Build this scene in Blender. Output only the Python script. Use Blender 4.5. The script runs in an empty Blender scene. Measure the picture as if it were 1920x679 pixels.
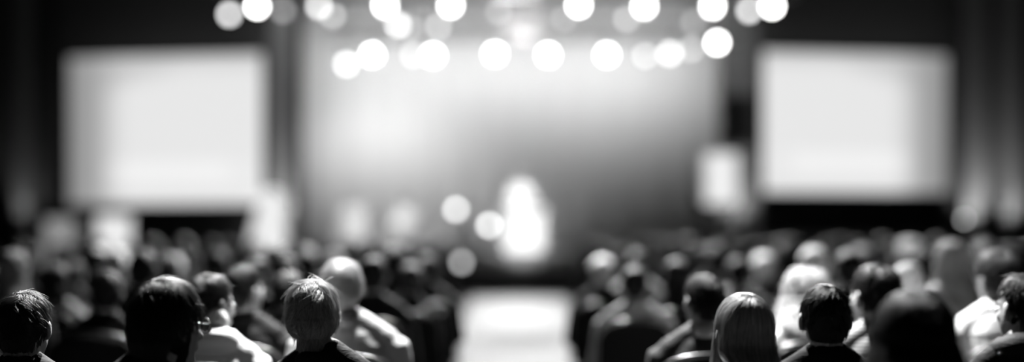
import bpy, math, random
import numpy as np
from mathutils import Vector, Matrix

sc = bpy.context.scene
col = sc.collection
F = 2637.0            # focal length in pixels of the 1920 px wide frame
HC, YH = 1.43, 441.0  # eye height, horizon row
def wx(px, d): return (px - 960.0) * d / F
def wz(py, d): return HC + (YH - py) * d / F
R = math.radians

# ------------------------------------------------------------------ camera
cam = bpy.data.cameras.new('camera')
cam_o = bpy.data.objects.new('camera', cam); col.objects.link(cam_o)
cam_o.location = (0, 0, HC); cam_o.rotation_euler = (R(90), 0, 0)
cam.sensor_width = 36.0; cam.lens = 36.0 * F / 1920.0
cam.shift_y = (YH - 339.5) / 1920.0
cam.clip_start = 0.1; cam.clip_end = 200
cam.dof.use_dof = True; cam.dof.focus_distance = 4.34; cam.dof.aperture_fstop = 0.50
sc.camera = cam_o
sc.view_settings.view_transform = 'Standard'; sc.view_settings.look = 'None'
sc.view_settings.exposure = 0.0; sc.view_settings.gamma = 1.0
sc.view_settings.use_curve_mapping = False
sc.cycles.use_denoising = True
sc.cycles.max_bounces = 5
sc.cycles_curves.shape = 'THICK'
# ------------------------------------------------------------------ world
w = bpy.data.worlds.new('hall_world'); sc.world = w; w.use_nodes = True
w.node_tree.nodes['Background'].inputs[0].default_value = (.5, .5, .5, 1)
w.node_tree.nodes['Background'].inputs[1].default_value = 0.0
# ------------------------------------------------------------------ lights
def spot(name, loc, aim, watts, deg, blend=.6, size=.15):
    l = bpy.data.lights.new(name, 'SPOT'); l.energy = watts; l.spot_size = R(deg); l.spot_blend = blend; l.shadow_soft_size = size
    o = bpy.data.objects.new(name, l); col.objects.link(o); o.location = loc
    o.rotation_euler = (Vector(aim) - Vector(loc)).to_track_quat('-Z', 'Y').to_euler(); return o
def area(name, loc, aim, watts, sx, sy, spread=180):
    l = bpy.data.lights.new(name, 'AREA'); l.energy = watts; l.shape = 'RECTANGLE'; l.size = sx; l.size_y = sy; l.spread = R(spread)
    o = bpy.data.objects.new(name, l); col.objects.link(o); o.location = loc
    o.rotation_euler = (Vector(aim) - Vector(loc)).to_track_quat('-Z', 'Y').to_euler(); return o
# house spots over the front of the hall, raking back over the audience
spot('audience_spot', (-.3, 8.1, 6.5), (.05, 4.9, 1.2), 10500, 56, .5, .12)
spot('audience_spot', (-.2, 14.5, 7.2), (-2.5, 9.5, 1.2), 7500, 60, .6, .15)
spot('audience_spot', (.6, 14.5, 7.2), (3.2, 9.5, 1.2), 8000, 60, .6, .15)
spot('audience_spot', (-2.5, 26.0, 7.4), (-4.5, 17.5, 1.2), 11000, 62, .6, .2)
spot('audience_spot', (2.5, 26.0, 7.4), (5.0, 17.5, 1.2), 12000, 62, .6, .2)
spot('audience_spot', (.1, 15.5, 7.4), (.3, 10.2, 1.2), 9000, 40, .6, .15)
# aisle light
area('aisle_light', (.12, 25.8, 7.9), (.12, 25.8, 0), 350, 1.0, 11.5, 32)
# stage washes on the backdrop
area('backdrop_wash', (-.1, 31.5, 8.1), (-.1, 37, 5.7), 122, 10.4, .4, 58)
spot('backdrop_wash', (-3.9, 33.2, 5.0), (-3.6, 37, 1.9), 620, 96, 1.0, .4)
spot('speaker_spot', (.0, 27.5, 7.4), (.22, 33.7, 2.05), 7000, 16, .4, .1)
spot('stage_spot', (-4, 28.0, 7.4), (-2.9, 34.0, 1.7), 3000, 22, .7, .1)
# screens' surroundings and wall glow
def wall_up(x, y, watts, z=1.3): spot('wall_uplight', (x, y, z), (x, y + .42, z + 3.0), watts, 80, .9, .05)

# ================================================================== materials
MATS = {}
def mat(name, g, rough=.6, metal=0, bump=None, spec=.5, sheen=0, emis=0, mottled=0):
    if name in MATS: return MATS[name]
    m = bpy.data.materials.new(name); m.use_nodes = True; nt = m.node_tree; b = nt.nodes['Principled BSDF']
    b.inputs['Base Color'].default_value = (g, g, g, 1); b.inputs['Roughness'].default_value = rough
    b.inputs['Metallic'].default_value = metal; b.inputs['Specular IOR Level'].default_value = spec
    b.inputs['Sheen Weight'].default_value = sheen
    if emis:
        b.inputs['Emission Color'].default_value = (1, 1, 1, 1); b.inputs['Emission Strength'].default_value = emis
    tc = nt.nodes.new('ShaderNodeTexCoord')
    if mottled:
        n = nt.nodes.new('ShaderNodeTexNoise'); n.inputs['Scale'].default_value = 5; n.inputs['Detail'].default_value = 5
        r = nt.nodes.new('ShaderNodeMapRange'); r.inputs[3].default_value = g * (1 - mottled); r.inputs[4].default_value = g * (1 + mottled)
        nt.links.new(tc.outputs['Object'], n.inputs['Vector']); nt.links.new(n.outputs['Fac'], r.inputs[0]); nt.links.new(r.outputs[0], b.inputs['Base Color'])
    if bump:
        s, strength, stretch = bump
        mp = nt.nodes.new('ShaderNodeMapping'); mp.inputs['Scale'].default_value = stretch
        n = nt.nodes.new('ShaderNodeTexNoise'); n.inputs['Scale'].default_value = s; n.inputs['Detail'].default_value = 4; n.inputs['Distortion'].default_value = .6
        bp = nt.nodes.new('ShaderNodeBump'); bp.inputs['Strength'].default_value = strength; bp.inputs['Distance'].default_value = .02
        nt.links.new(tc.outputs['Object'], mp.inputs[0]); nt.links.new(mp.outputs[0], n.inputs['Vector'])
        nt.links.new(n.outputs['Fac'], bp.inputs['Height']); nt.links.new(bp.outputs[0], b.inputs['Normal'])
    MATS[name] = m; return m
def hair_mat(name, g):
    if name in MATS: return MATS[name]
    m = bpy.data.materials.new(name); m.use_nodes = True; nt = m.node_tree
    b = nt.nodes['Principled BSDF']; b.inputs['Roughness'].default_value = .42; b.inputs['Specular IOR Level'].default_value = .25
    hi = nt.nodes.new('ShaderNodeHairInfo'); r = nt.nodes.new('ShaderNodeMapRange'); r.inputs[3].default_value = g * .3; r.inputs[4].default_value = min(.9, g * 1.1)
    nt.links.new(hi.outputs['Random'], r.inputs[0]); nt.links.new(r.outputs[0], b.inputs['Base Color'])
    h = nt.nodes.new('ShaderNodeBsdfHairPrincipled'); h.parametrization = 'COLOR'; h.inputs['Color'].default_value = (g, g, g, 1); h.inputs['Roughness'].default_value = .3
    mx = nt.nodes.new('ShaderNodeMixShader'); mx.inputs[0].default_value = .14
    nt.links.new(b.outputs[0], mx.inputs[1]); nt.links.new(h.outputs[0], mx.inputs[2]); nt.links.new(mx.outputs[0], nt.nodes['Material Output'].inputs[0])
    MATS[name] = m; return m
FOLD = (9, .55, (1, 1, 3.2))
SKIN = mat('skin', .30, .5, bump=(60, .08, (1, 1, 1)))
CLOTH = {
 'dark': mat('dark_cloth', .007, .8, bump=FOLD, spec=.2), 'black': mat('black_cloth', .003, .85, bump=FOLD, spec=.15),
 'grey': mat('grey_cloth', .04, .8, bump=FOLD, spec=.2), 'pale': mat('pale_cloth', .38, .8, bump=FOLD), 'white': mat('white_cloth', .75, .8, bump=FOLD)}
def striped():
    m = mat('striped_cloth', .5, .8); nt = m.node_tree; b = nt.nodes['Principled BSDF']
    tc = nt.nodes.new('ShaderNodeTexCoord'); wv = nt.nodes.new('ShaderNodeTexWave'); wv.bands_direction = 'Z'
    wv.inputs['Scale'].default_value = 22; wv.inputs['Distortion'].default_value = 1.5; wv.inputs['Detail'].default_value = 1
    rp = nt.nodes.new('ShaderNodeMapRange'); rp.inputs[3].default_value = .12; rp.inputs[4].default_value = .6
    nt.links.new(tc.outputs['Object'], wv.inputs['Vector']); nt.links.new(wv.outputs['Fac'], rp.inputs[0]); nt.links.new(rp.outputs[0], b.inputs['Base Color'])
    return m
CLOTH['striped'] = striped()
HAIRG = {'black': .007, 'dark': .018, 'brown': .06, 'grey': .25, 'blond': .45, 'white': .85}
HM = {k: mat(k + '_hair', v * .8, .6, spec=.25, bump=(30, .5, (4, 4, .6))) for k, v in HAIRG.items()}
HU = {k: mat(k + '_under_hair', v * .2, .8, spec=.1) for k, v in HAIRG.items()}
HS = {k: hair_mat(k + '_strand', min(.85, v * 1.15)) for k, v in HAIRG.items()}
SHOE = mat('shoe_leather', .02, .3)
EYE = mat('eye_white', .7, .2)

# ================================================================== mesh helpers
def tag(o, label=None, cat=None, group=None, kind=None):
    if label: o['label'] = label
    if cat: o['category'] = cat
    if group: o['group'] = group
    if kind: o['kind'] = kind
    return o
def mesh_from(name, v, f, m=None, smooth=True):
    me = bpy.data.meshes.new(name); me.from_pydata([tuple(map(float, p)) for p in v], [], [tuple(q) for q in f]); me.update()
    if smooth: me.polygons.foreach_set('use_smooth', [True] * len(me.polygons))
    if m: me.materials.append(m)
    return me
def link(name, me, parent=None, m=None):
    o = bpy.data.objects.new(name, me); col.objects.link(o)
    if m: me.materials.clear(); me.materials.append(m)
    if parent: o.parent = parent
    return o
def empty(name, loc, rz=0):
    o = bpy.data.objects.new(name, None); col.objects.link(o); o.location = loc; o.rotation_euler = (0, 0, rz); o.empty_display_size = .1
    return o
class MB:
    def __init__(s): s.v = []; s.f = []
    def add(s, v, f):
        n = len(s.v); s.v += [tuple(p) for p in v]; s.f += [tuple(i + n for i in q) for q in f]; return s
    def box(s, c, d, rz=0, bev=0, ry=0, rx=0):
        """chamfered box, centre c, full size d"""
        hx, hy, hz = d[0] / 2, d[1] / 2, d[2] / 2
        b = min(bev if bev else .08 * min(d), min(hx, hy, hz) * .95)
        M = Matrix.Rotation(rz, 3, 'Z') @ Matrix.Rotation(ry, 3, 'Y') @ Matrix.Rotation(rx, 3, 'X')
        ring = lambda a, bb: [(-a + b * 0, -bb + b), (-a + b, -bb), (a - b, -bb), (a, -bb + b), (a, bb - b), (a - b, bb), (-a + b, bb), (-a, bb - b)]
        V = []
        for z, sh in ((-hz, b), (-hz + b, 0), (hz - b, 0), (hz, b)):
            for x, y in ring(hx - sh, hy - sh): V.append(M @ Vector((x, y, z)) + Vector(c))
        Fc = [tuple(range(7, -1, -1)), tuple(range(24, 32))]
        for k in range(3):
            for i in range(8): Fc.append((k * 8 + i, k * 8 + (i + 1) % 8, k * 8 + 8 + (i + 1) % 8, k * 8 + 8 + i))
        return s.add(V, Fc)
    def tube(s, pts, rs, seg=12, round_ends=False):
        pts = [Vector(p) for p in pts]; n = len(pts)
        if not hasattr(rs, '__len__'): rs = [rs] * n
        if round_ends:
            d0 = (pts[0] - pts[1]).normalized(); d1 = (pts[-1] - pts[-2]).normalized()
            a, b = pts[0], pts[-1]; ra, rb = rs[0], rs[-1]
            pts = [a + d0 * ra * .98, a + d0 * ra * .7] + pts + [b + d1 * rb * .7, b + d1 * rb * .98]
            rs = [ra * .2, ra * .7] + list(rs) + [rb * .7, rb * .2]; n += 4
        V = []; Fc = []; up = None
        for i, p in enumerate(pts):
            t = (pts[min(i + 1, n - 1)] - pts[max(i - 1, 0)]).normalized()
            if up is None: up = Vector((0, 0, 1)) if abs(t.z) < .9 else Vector((0, 1, 0))
            sd = t.cross(up).normalized(); up = sd.cross(t).normalized()
            for k in range(seg):
                a = 2 * math.pi * k / seg; V.append(p + (sd * math.cos(a) + up * math.sin(a)) * rs[i])
        for i in range(n - 1):
            for k in range(seg): Fc.append((i * seg + k, i * seg + (k + 1) % seg, (i + 1) * seg + (k + 1) % seg, (i + 1) * seg + k))
        Fc.append(tuple(range(seg - 1, -1, -1))); Fc.append(tuple(range((n - 1) * seg, n * seg)))
        return s.add(V, Fc)
    def stack(s, secs, seg=24):
        """closed stack of horizontal ellipses (x, y, z, rx, ry)"""
        V = []; Fc = []
        for (x, y, z, rx, ry) in secs:
            for k in range(seg):
                a = 2 * math.pi * k / seg; V.append((x + rx * math.cos(a), y + ry * math.sin(a), z))
        n = len(secs)
        for i in range(n - 1):
            for k in range(seg): Fc.append((i * seg + k, i * seg + (k + 1) % seg, (i + 1) * seg + (k + 1) % seg, (i + 1) * seg + k))
        Fc.append(tuple(range(seg - 1, -1, -1))); Fc.append(tuple(range((n - 1) * seg, n * seg)))
        return s.add(V, Fc)
    def ell(s, c, r, M=None, nu=16, nv=10):
        V = [(0, 0, -1)]; Fc = []
        for j in range(1, nv):
            ph = -math.pi / 2 + math.pi * j / nv
            for i in range(nu): a = 2 * math.pi * i / nu; V.append((math.cos(ph) * math.cos(a), math.cos(ph) * math.sin(a), math.sin(ph)))
        V.append((0, 0, 1)); L = len(V) - 1
        for i in range(nu): Fc.append((0, 1 + (i + 1) % nu, 1 + i)); Fc.append((L, L - nu + i, L - nu + (i + 1) % nu))
        for j in range(nv - 2):
            for i in range(nu): a = 1 + j * nu; Fc.append((a + i, a + (i + 1) % nu, a + nu + (i + 1) % nu, a + nu + i))
        out = []
        for p in V:
            q = Vector((p[0] * r[0], p[1] * r[1], p[2] * r[2]))
            if M: q = M @ q
            out.append(q + Vector(c))
        return s.add(out, Fc)
    def xf(s, M, start=0):
        for i in range(start, len(s.v)): s.v[i] = tuple(M @ Vector(s.v[i]))
        return s
    def build(s, name, m, parent=None, smooth=False):
        return link(name, mesh_from(name, s.v, s.f, m, smooth), parent)
def remesh(mb, voxel, it=5, m=None, folds=0, seed=0, name='body'):
    me = mesh_from('tmp', mb.v, mb.f); o = bpy.data.objects.new('tmp', me); col.objects.link(o)
    r = o.modifiers.new('r', 'REMESH'); r.mode = 'VOXEL'; r.voxel_size = voxel; r.use_smooth_shade = True
    sm = o.modifiers.new('s', 'SMOOTH'); sm.factor = .5; sm.iterations = it
    bpy.context.view_layer.update(); dg = bpy.context.evaluated_depsgraph_get()
    out = bpy.data.meshes.new_from_object(o.evaluated_get(dg)); bpy.data.objects.remove(o); bpy.data.meshes.remove(me)
    out.name = name
    if folds:
        n = len(out.vertices); co = np.empty(n * 3, 'f'); no = np.empty(n * 3, 'f')
        out.vertices.foreach_get('co', co); out.vertices.foreach_get('normal', no); co = co.reshape(-1, 3); no = no.reshape(-1, 3)
        x, y, z = co.T; s = seed * 1.7
        wv = np.sin(z * 34 + 9 * np.abs(x) + 2.5 * np.sin(x * 11 + s) + s) * .5 + np.sin(z * 61 - x * 23 + 3 * np.sin(y * 17 + s)) * .3 + np.sin(x * 47 + z * 13 + s * 2) * .3
        co += no * (wv * folds)[:, None]; out.vertices.foreach_set('co', co.ravel()); out.update()
    out.polygons.foreach_set('use_smooth', [True] * len(out.polygons))
    out.materials.clear()
    if m: out.materials.append(m)
    return out

# ================================================================== people
HZ = 1.205            # height of the head centre on a seated figure of scale 1
def skeleton(pose, sw):
    s = {}
    up = .44 if pose == 'standing' else 0
    s['up'] = up
    s['sh'] = (sw, -.03, .975 + up)
    if pose == 'standing':
        s['el'] = (sw + .065, .03, .70 + up); s['wr'] = (sw + .01, .27, .72 + up)
        s['kn'] = (.105, .03, .50); s['an'] = (.11, 0, .09)
    else:
        s['el'] = (sw + .05, .0, .715); s['wr'] = (.125, .25, .66)
        s['kn'] = (.115, .43, .52); s['an'] = (.115, .37, .09)
    return s
def torso(mb, up, sw, g=0, top=True):
    k = sw / .175
    secs = [(0, .0, .47, .12, .09), (0, .0, .50, .165, .12), (0, -.01, .60, .165, .12), (0, -.02, .70, .150 * k, .115), (0, -.03, .82, .165 * k, .122),
            (0, -.035, .92, .175 * k, .118), (0, -.035, .99, .165 * k, .098), (0, -.035, 1.035, .125 * k, .078), (0, -.03, 1.065, .085, .066), (0, -.028, 1.09, .062, .06)]
    mb.stack([(x, y, z + up, rx + g, ry + g) for x, y, z, rx, ry in secs])
def head_parts(mb, HM_):
    n = len(mb.v)
    mb.ell((0, -.012, .028), (.073, .092, .083), nu=28, nv=18)
    mb.ell((0, .022, -.028), (.061, .066, .086), nu=24, nv=16)
    mb.ell((0, .030, -.078), (.045, .052, .038)); mb.ell((0, .068, -.098), (.022, .018, .016))
    mb.ell((0, .070, .022), (.050, .020, .011))
    mb.tube([(0, .083, .008), (0, .094, -.014), (0, .106, -.034)], [.008, .010, .0125], 10, True)
    for sx in (-1, 1):
        mb.ell((sx * .010, .092, -.037), (.008, .009, .007))
        mb.ell((sx * .040, .058, -.022), (.018, .020, .014))
        mb.tube([(sx * .012, .088, -.062), (sx * .001, .094, -.063)], .0055, 8, True)
        M = Matrix.Rotation(sx * R(22), 3, 'Z') @ Matrix.Rotation(R(-12), 3, 'X')
        mb.ell((sx * .083, -.010, -.004), (.010, .021, .033), M); mb.ell((sx * .073, .0, -.03), (.009, .011, .012))
        mb.tube([(sx * .074, .004, -.02), (sx * .090, -.020, -.004), (sx * .089, -.018, .020), (sx * .076, .004, .022)], .0055, 8, True)
    mb.ell((0, .090, -.071), (.016, .009, .006))
    mb.tube([(0, -.03, .0), (0, -.034, -.06), (0, -.036, -.13)], [.055, .055, .056], 18)
    mb.xf(HM_, n)
def hand(mb, wr, sx, g=0):
    """palm and five fingers resting on the thigh, pointing forward and inward"""
    w = Vector((sx * wr[0], wr[1], wr[2])); d = Vector((-sx * .35, .9, -.22)).normalized(); sd = Vector((sx, .38, 0)).normalized()
    up = Vector((0, 0, 1))
    n = len(mb.v)
    mb.tube([w, w + d * .045, w + d * .085], [.026, .03, .028], 12, True)
    for i, (o, L) in enumerate(((-.027, .068), (-.009, .078), (.010, .073), (.028, .058))):
        b = w + d * .085 + sd * o
        mb.tube([b - d * .02, b + d * L * .45 + up * .004, b + d * L * .75 - up * .008, b + d * L * .98 - up * .024], [.0105, .0095, .0088, .0078], 8, True)
    b = w + d * .03 - sd * .024
    mb.tube([b, b - sd * .022 + d * .03, b - sd * .026 + d * .058 - up * .006], [.013, .011, .009], 8, True)
def limb_arm(mb, sk, sx, g):
    s, e, w_ = [Vector((sx * p[0], p[1], p[2])) for p in (sk['sh'], sk['el'], sk['wr'])]
    mb.tube([s + Vector((-sx * .04, 0, .012)), s, s.lerp(e, .5), e, e.lerp(w_, .3), e.lerp(w_, .7), w_], [.052 + g, .055 + g, .047 + g, .041 + g, .041 + g, .034 + g, .027 + g], 16, True)
def limb_leg(mb, sk, sx, g, stop=1.0):
    h = Vector((sx * .085, .02, .55 + sk['up'])); k = Vector((sx * sk['kn'][0],) + sk['kn'][1:]); a = Vector((sx * sk['an'][0],) + sk['an'][1:])
    mb.tube([h, h.lerp(k, .5), k, k.lerp(a, .3), k.lerp(a, .7), a], [.083 + g, .072 + g, .056 + g, .056 + g, .043 + g, .038 + g], 16, True)
def head_matrix(up, yaw, pitch, lean=0, hs=1.0):
    return Matrix.Translation((lean, -.005, HZ + up)) @ Matrix.Rotation(yaw, 4, 'Z') @ Matrix.Rotation(pitch, 4, 'X') @ Matrix.Scale(hs, 4)
def make_body(pose='seated', sw=.175, yaw=0, pitch=0, lean=0, vox=.0075, hs=1.0):
    sk = skeleton(pose, sw); mb = MB(); up = sk['up']
    torso(mb, up, sw); head_parts(mb, head_matrix(up, yaw, pitch, lean, hs))
    mb.tube([(0, -.03, 1.04 + up), (lean * .5, -.034, 1.10 + up), (lean, -.036, 1.15 + up)], [.062, .054, .052], 18)
    for sx in (-1, 1):
        mb.tube([(sx * .02, -.035, 1.10 + up), (sx * sw * .85, -.035, 1.0 + up)], [.045, .045], 14, True)
        limb_arm(mb, sk, sx, 0); hand(mb, sk['wr'], sx); limb_leg(mb, sk, sx, 0)
        a = Vector((sx * sk['an'][0],) + sk['an'][1:]); mb.tube([a - Vector((0, .02, .03)), a + Vector((0, .06, -.045)), a + Vector((sx * .01, .17, -.06))], [.034, .036, .028], 12, True)
    return remesh(mb, vox, 4, SKIN, name='body')
def make_top(pose='seated', sw=.175, m=None, vox=.010, g=.013, seed=0, folds=.0022, extra=None):
    sk = skeleton(pose, sw); mb = MB(); up = sk['up']; torso(mb, up, sw, g)
    for sx in (-1, 1):
        mb.tube([(sx * .02, -.035, 1.085 + up), (sx * sw * .85, -.035, .998 + up)], [.045 + g, .047 + g], 14, True)
        limb_arm(mb, sk, sx, g)
    if extra: extra(mb)
    return remesh(mb, vox, 4, m, folds, seed, 'jacket')
def make_trousers(pose, m, vox=.014):
    sk = skeleton(pose, .175); mb = MB(); up = sk['up']
    mb.stack([(0, 0, .455 + up, .12, .10), (0, 0, .49 + up, .18, .135), (0, 0, .58 + up, .185, .14), (0, -.01, .63 + up, .172, .13)])
    for sx in (-1, 1): limb_leg(mb, sk, sx, .014)
    return remesh(mb, vox, 4, m, .002, 2, 'trousers')
def make_shoe(pose, sx):
    sk = skeleton(pose, .175); a = Vector((sx * sk['an'][0],) + sk['an'][1:]); mb = MB()
    mb.tube([a + Vector((0, -.03, -.035)), a + Vector((0, .05, -.038)), a + Vector((sx * .01, .12, -.045)), a + Vector((sx * .012, .19, -.055))], [.044, .046, .044, .033], 14, True)
    mb.box(a + Vector((sx * .005, .075, -.08)), (.085, .27, .022), bev=.008)
    return remesh(mb, .009, 3, SHOE, name='shoe')
def make_collar(kind, m, lean=0, up=0):
    """folded shirt collar / jacket collar / rolled hood round the neck"""
    mb = MB(); seg = 40; V = []; Fc = []
    prof = {'shirt': [(.063, 1.065), (.061, 1.118), (.066, 1.122), (.078, 1.085), (.082, 1.072), (.070, 1.062)],
            'stand': [(.066, 1.060), (.064, 1.098), (.072, 1.100), (.088, 1.085), (.094, 1.068), (.070, 1.050)],
            'crew':  [(.064, 1.080), (.064, 1.098), (.072, 1.100), (.080, 1.085), (.078, 1.070), (.066, 1.066)],
            'hood':  [(.066, 1.060), (.070, 1.122), (.095, 1.135), (.128, 1.105), (.132, 1.065), (.085, 1.040)]}[kind]
    n = len(prof)
    for k in range(seg):
        a = 2 * math.pi * k / seg; fr = (1 + math.sin(a)) / 2          # 1 at the front
        for r, z in prof:
            V.append((math.cos(a) * r + lean * .4, -.034 + math.sin(a) * r * .98, z - fr * .045 + up + .003 * math.sin(5 * a)))
    for k in range(seg):
        for i in range(n): Fc.append((k * n + i, ((k + 1) % seg) * n + i, ((k + 1) % seg) * n + (i + 1) % n, k * n + (i + 1) % n))
    me = mesh_from('collar', V, Fc, m); return me

# ---- hair
STY = {   # radii: side, back, front; top; bottom; volume noise
 'short':  dict(rx=.080, rb=.104, rf=.094, top=.122, bot=-.078, noise=.002, low=[(0, 1), (-.03, .97), (-.06, .86), (-.085, .66)], lim=[(-.09, .55), (-.05, .95), (-.02, 1.2), (.0, 1.45), (.03, 1.62), (.06, 2.1), (.08, 2.8), (.095, 3.4)], n=5200, L=.040, lift=.045),
 'mop':    dict(rx=.089, rb=.110, rf=.102, top=.133, bot=-.068, noise=.003, low=[(0, 1.02), (-.03, 1.0), (-.05, .9), (-.068, .72)], lim=[(-.10, .6), (-.05, .8), (-.02, 1.15), (.0, 1.3), (.03, 1.6), (.05, 2.4), (.06, 3.4)], n=5200, L=.085, lift=.07),
 'big':    dict(rx=.094, rb=.112, rf=.104, top=.136, bot=-.115, noise=.002, low=[(0, 1.0), (-.04, .98), (-.08, .86), (-.115, .66)], lim=[(-.12, .8), (-.06, 1.15), (-.02, 1.3), (.0, 1.4), (.03, 1.7), (.05, 2.5), (.06, 3.4)], n=6500, L=.075, lift=.03),
 'long':   dict(rx=.086, rb=.106, rf=.098, top=.128, bot=-.235, push=.085, noise=.003, low=[(0, 1.02), (-.06, 1.05), (-.13, 1.10), (-.20, 1.10), (-.235, 1.0)], lim=[(-.34, 1.45), (-.10, 1.8), (.0, 1.9), (.03, 2.0), (.06, 2.6), (.075, 3.4)], n=6000, L=.34, lift=.03),
 'wavy':   dict(rx=.108, rb=.120, rf=.104, top=.140, bot=-.21, push=.06, noise=.012, low=[(0, 1.05), (-.05, 1.2), (-.12, 1.32), (-.17, 1.25), (-.21, .9)], lim=[(-.25, 1.5), (-.10, 1.9), (.0, 1.9), (.03, 2.0), (.06, 2.6), (.075, 3.4)], n=7000, L=.16, lift=.10),
 'bob':    dict(rx=.094, rb=.112, rf=.098, top=.130, bot=-.14, noise=.003, low=[(0, 1.05), (-.06, 1.13), (-.11, 1.12), (-.14, .95)], lim=[(-.15, 1.6), (-.06, 1.9), (.0, 1.9), (.03, 2.0), (.06, 2.6), (.075, 3.4)], n=5200, L=.18, lift=.03),
 'veil':   dict(rx=.100, rb=.118, rf=.102, top=.140, bot=-.255, push=.075, noise=.002, low=[(0, 1.06), (-.05, 1.22), (-.12, 1.42), (-.2, 1.55), (-.255, 1.5)], lim=[(-.41, 1.5), (-.10, 1.9), (.0, 1.9), (.03, 2.0), (.06, 2.6), (.075, 3.4)], n=5000, L=.4, lift=.02),
 'ring':   dict(rx=.0785, rb=.100, rf=.092, top=.1135, bot=-.085, noise=.001, low=[(0, 1), (-.03, .97), (-.06, .86), (-.085, .66)], lim=[(-.09, .55), (-.05, .95), (-.02, 1.2), (.0, 1.45), (.03, 1.62), (.06, 1.5), (.075, .8), (.085, -.5), (.12, -1)], n=3000, L=.03, lift=.03),
}
def hair_surf(st, az, z):
    """horizontal point on the hair's outer surface; az measured from the back"""
    k = np.where(z >= 0, np.power(np.clip(1 - np.power(np.clip(z / st['top'], 0, 1), 2.5), 0, 1), 1 / 2.3),
                 np.interp(-z, [-a for a, b in st['low']], [b for a, b in st['low']]))
    x = np.sin(az) * st['rx']; c = np.cos(az); y = -np.where(c > 0, c * st['rb'], c * st['rf'])
    y = y * k
    if 'push' in st: y = y - st['push'] * np.clip((-.03 - z) / .15, 0, 1) * np.clip(c * 1.5, 0, 1)
    return x * k, y
def hair_mask(st, az, z):
    L = np.interp(z, [a for a, b in st['lim']], [b for a, b in st['lim']])
    return np.clip((L - np.abs(az)) / .16, 0, 1)
def make_hair(style, m, HMx, seed=0, nu=56, nv=44):
    st = STY[style]; rng = np.random.RandomState(seed)
    tt = np.linspace(0, 1, nv); zt = st['top'] - (st['top'] - st['bot']) * (tt ** 1.25)
    zt = zt[1:]; az = np.linspace(-math.pi, math.pi, nu, endpoint=False)
    A, Z = np.meshgrid(az, zt); X, Y = hair_surf(st, A, Z); mk = hair_mask(st, A, Z)
    mk = mk * mk * (3 - 2 * mk); fac = .80 + .20 * mk
    ns = st['noise'] * (np.sin(A * 5 + Z * 40 + seed) + np.sin(A * 11 - Z * 70 + seed * 2) * .6 + np.sin(A * 3 - Z * 120 + seed) * .5)
    X = X * fac; Y = Y * fac; rr = np.hypot(X, Y) + 1e-6; X *= 1 + ns * mk / rr; Y *= 1 + ns * mk / rr
    Zs = Z - .012 * (1 - mk) * (Z > .03)
    V = [(0, 0, float(st['top']) * (1 if style != 'ring' else .8))] + list(zip(X.ravel(), Y.ravel() - .008, Zs.ravel()))
    if style == 'ring': V = [(0, 0, .09)] + [(x, y, min(z, .09)) if mm < .3 else (x, y, z) for (x, y, z), mm in zip(V[1:], mk.ravel())]
    Fc = [(0, 1 + i, 1 + (i + 1) % nu) for i in range(nu)]; nr = nv - 1
    for j in range(nr - 1):
        for i in range(nu): a = 1 + j * nu; Fc.append((a + i, a + nu + i, a + nu + (i + 1) % nu, a + (i + 1) % nu))
    V.append((0, 0, float(zt[-1]) + .002)); Lx = len(V) - 1
    for i in range(nu): Fc.append((Lx, 1 + (nr - 1) * nu + (i + 1) % nu, 1 + (nr - 1) * nu + i))
    V = [HMx @ Vector(tuple(map(float, p))) for p in V]
    return mesh_from('hair', V, Fc, m)
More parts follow.
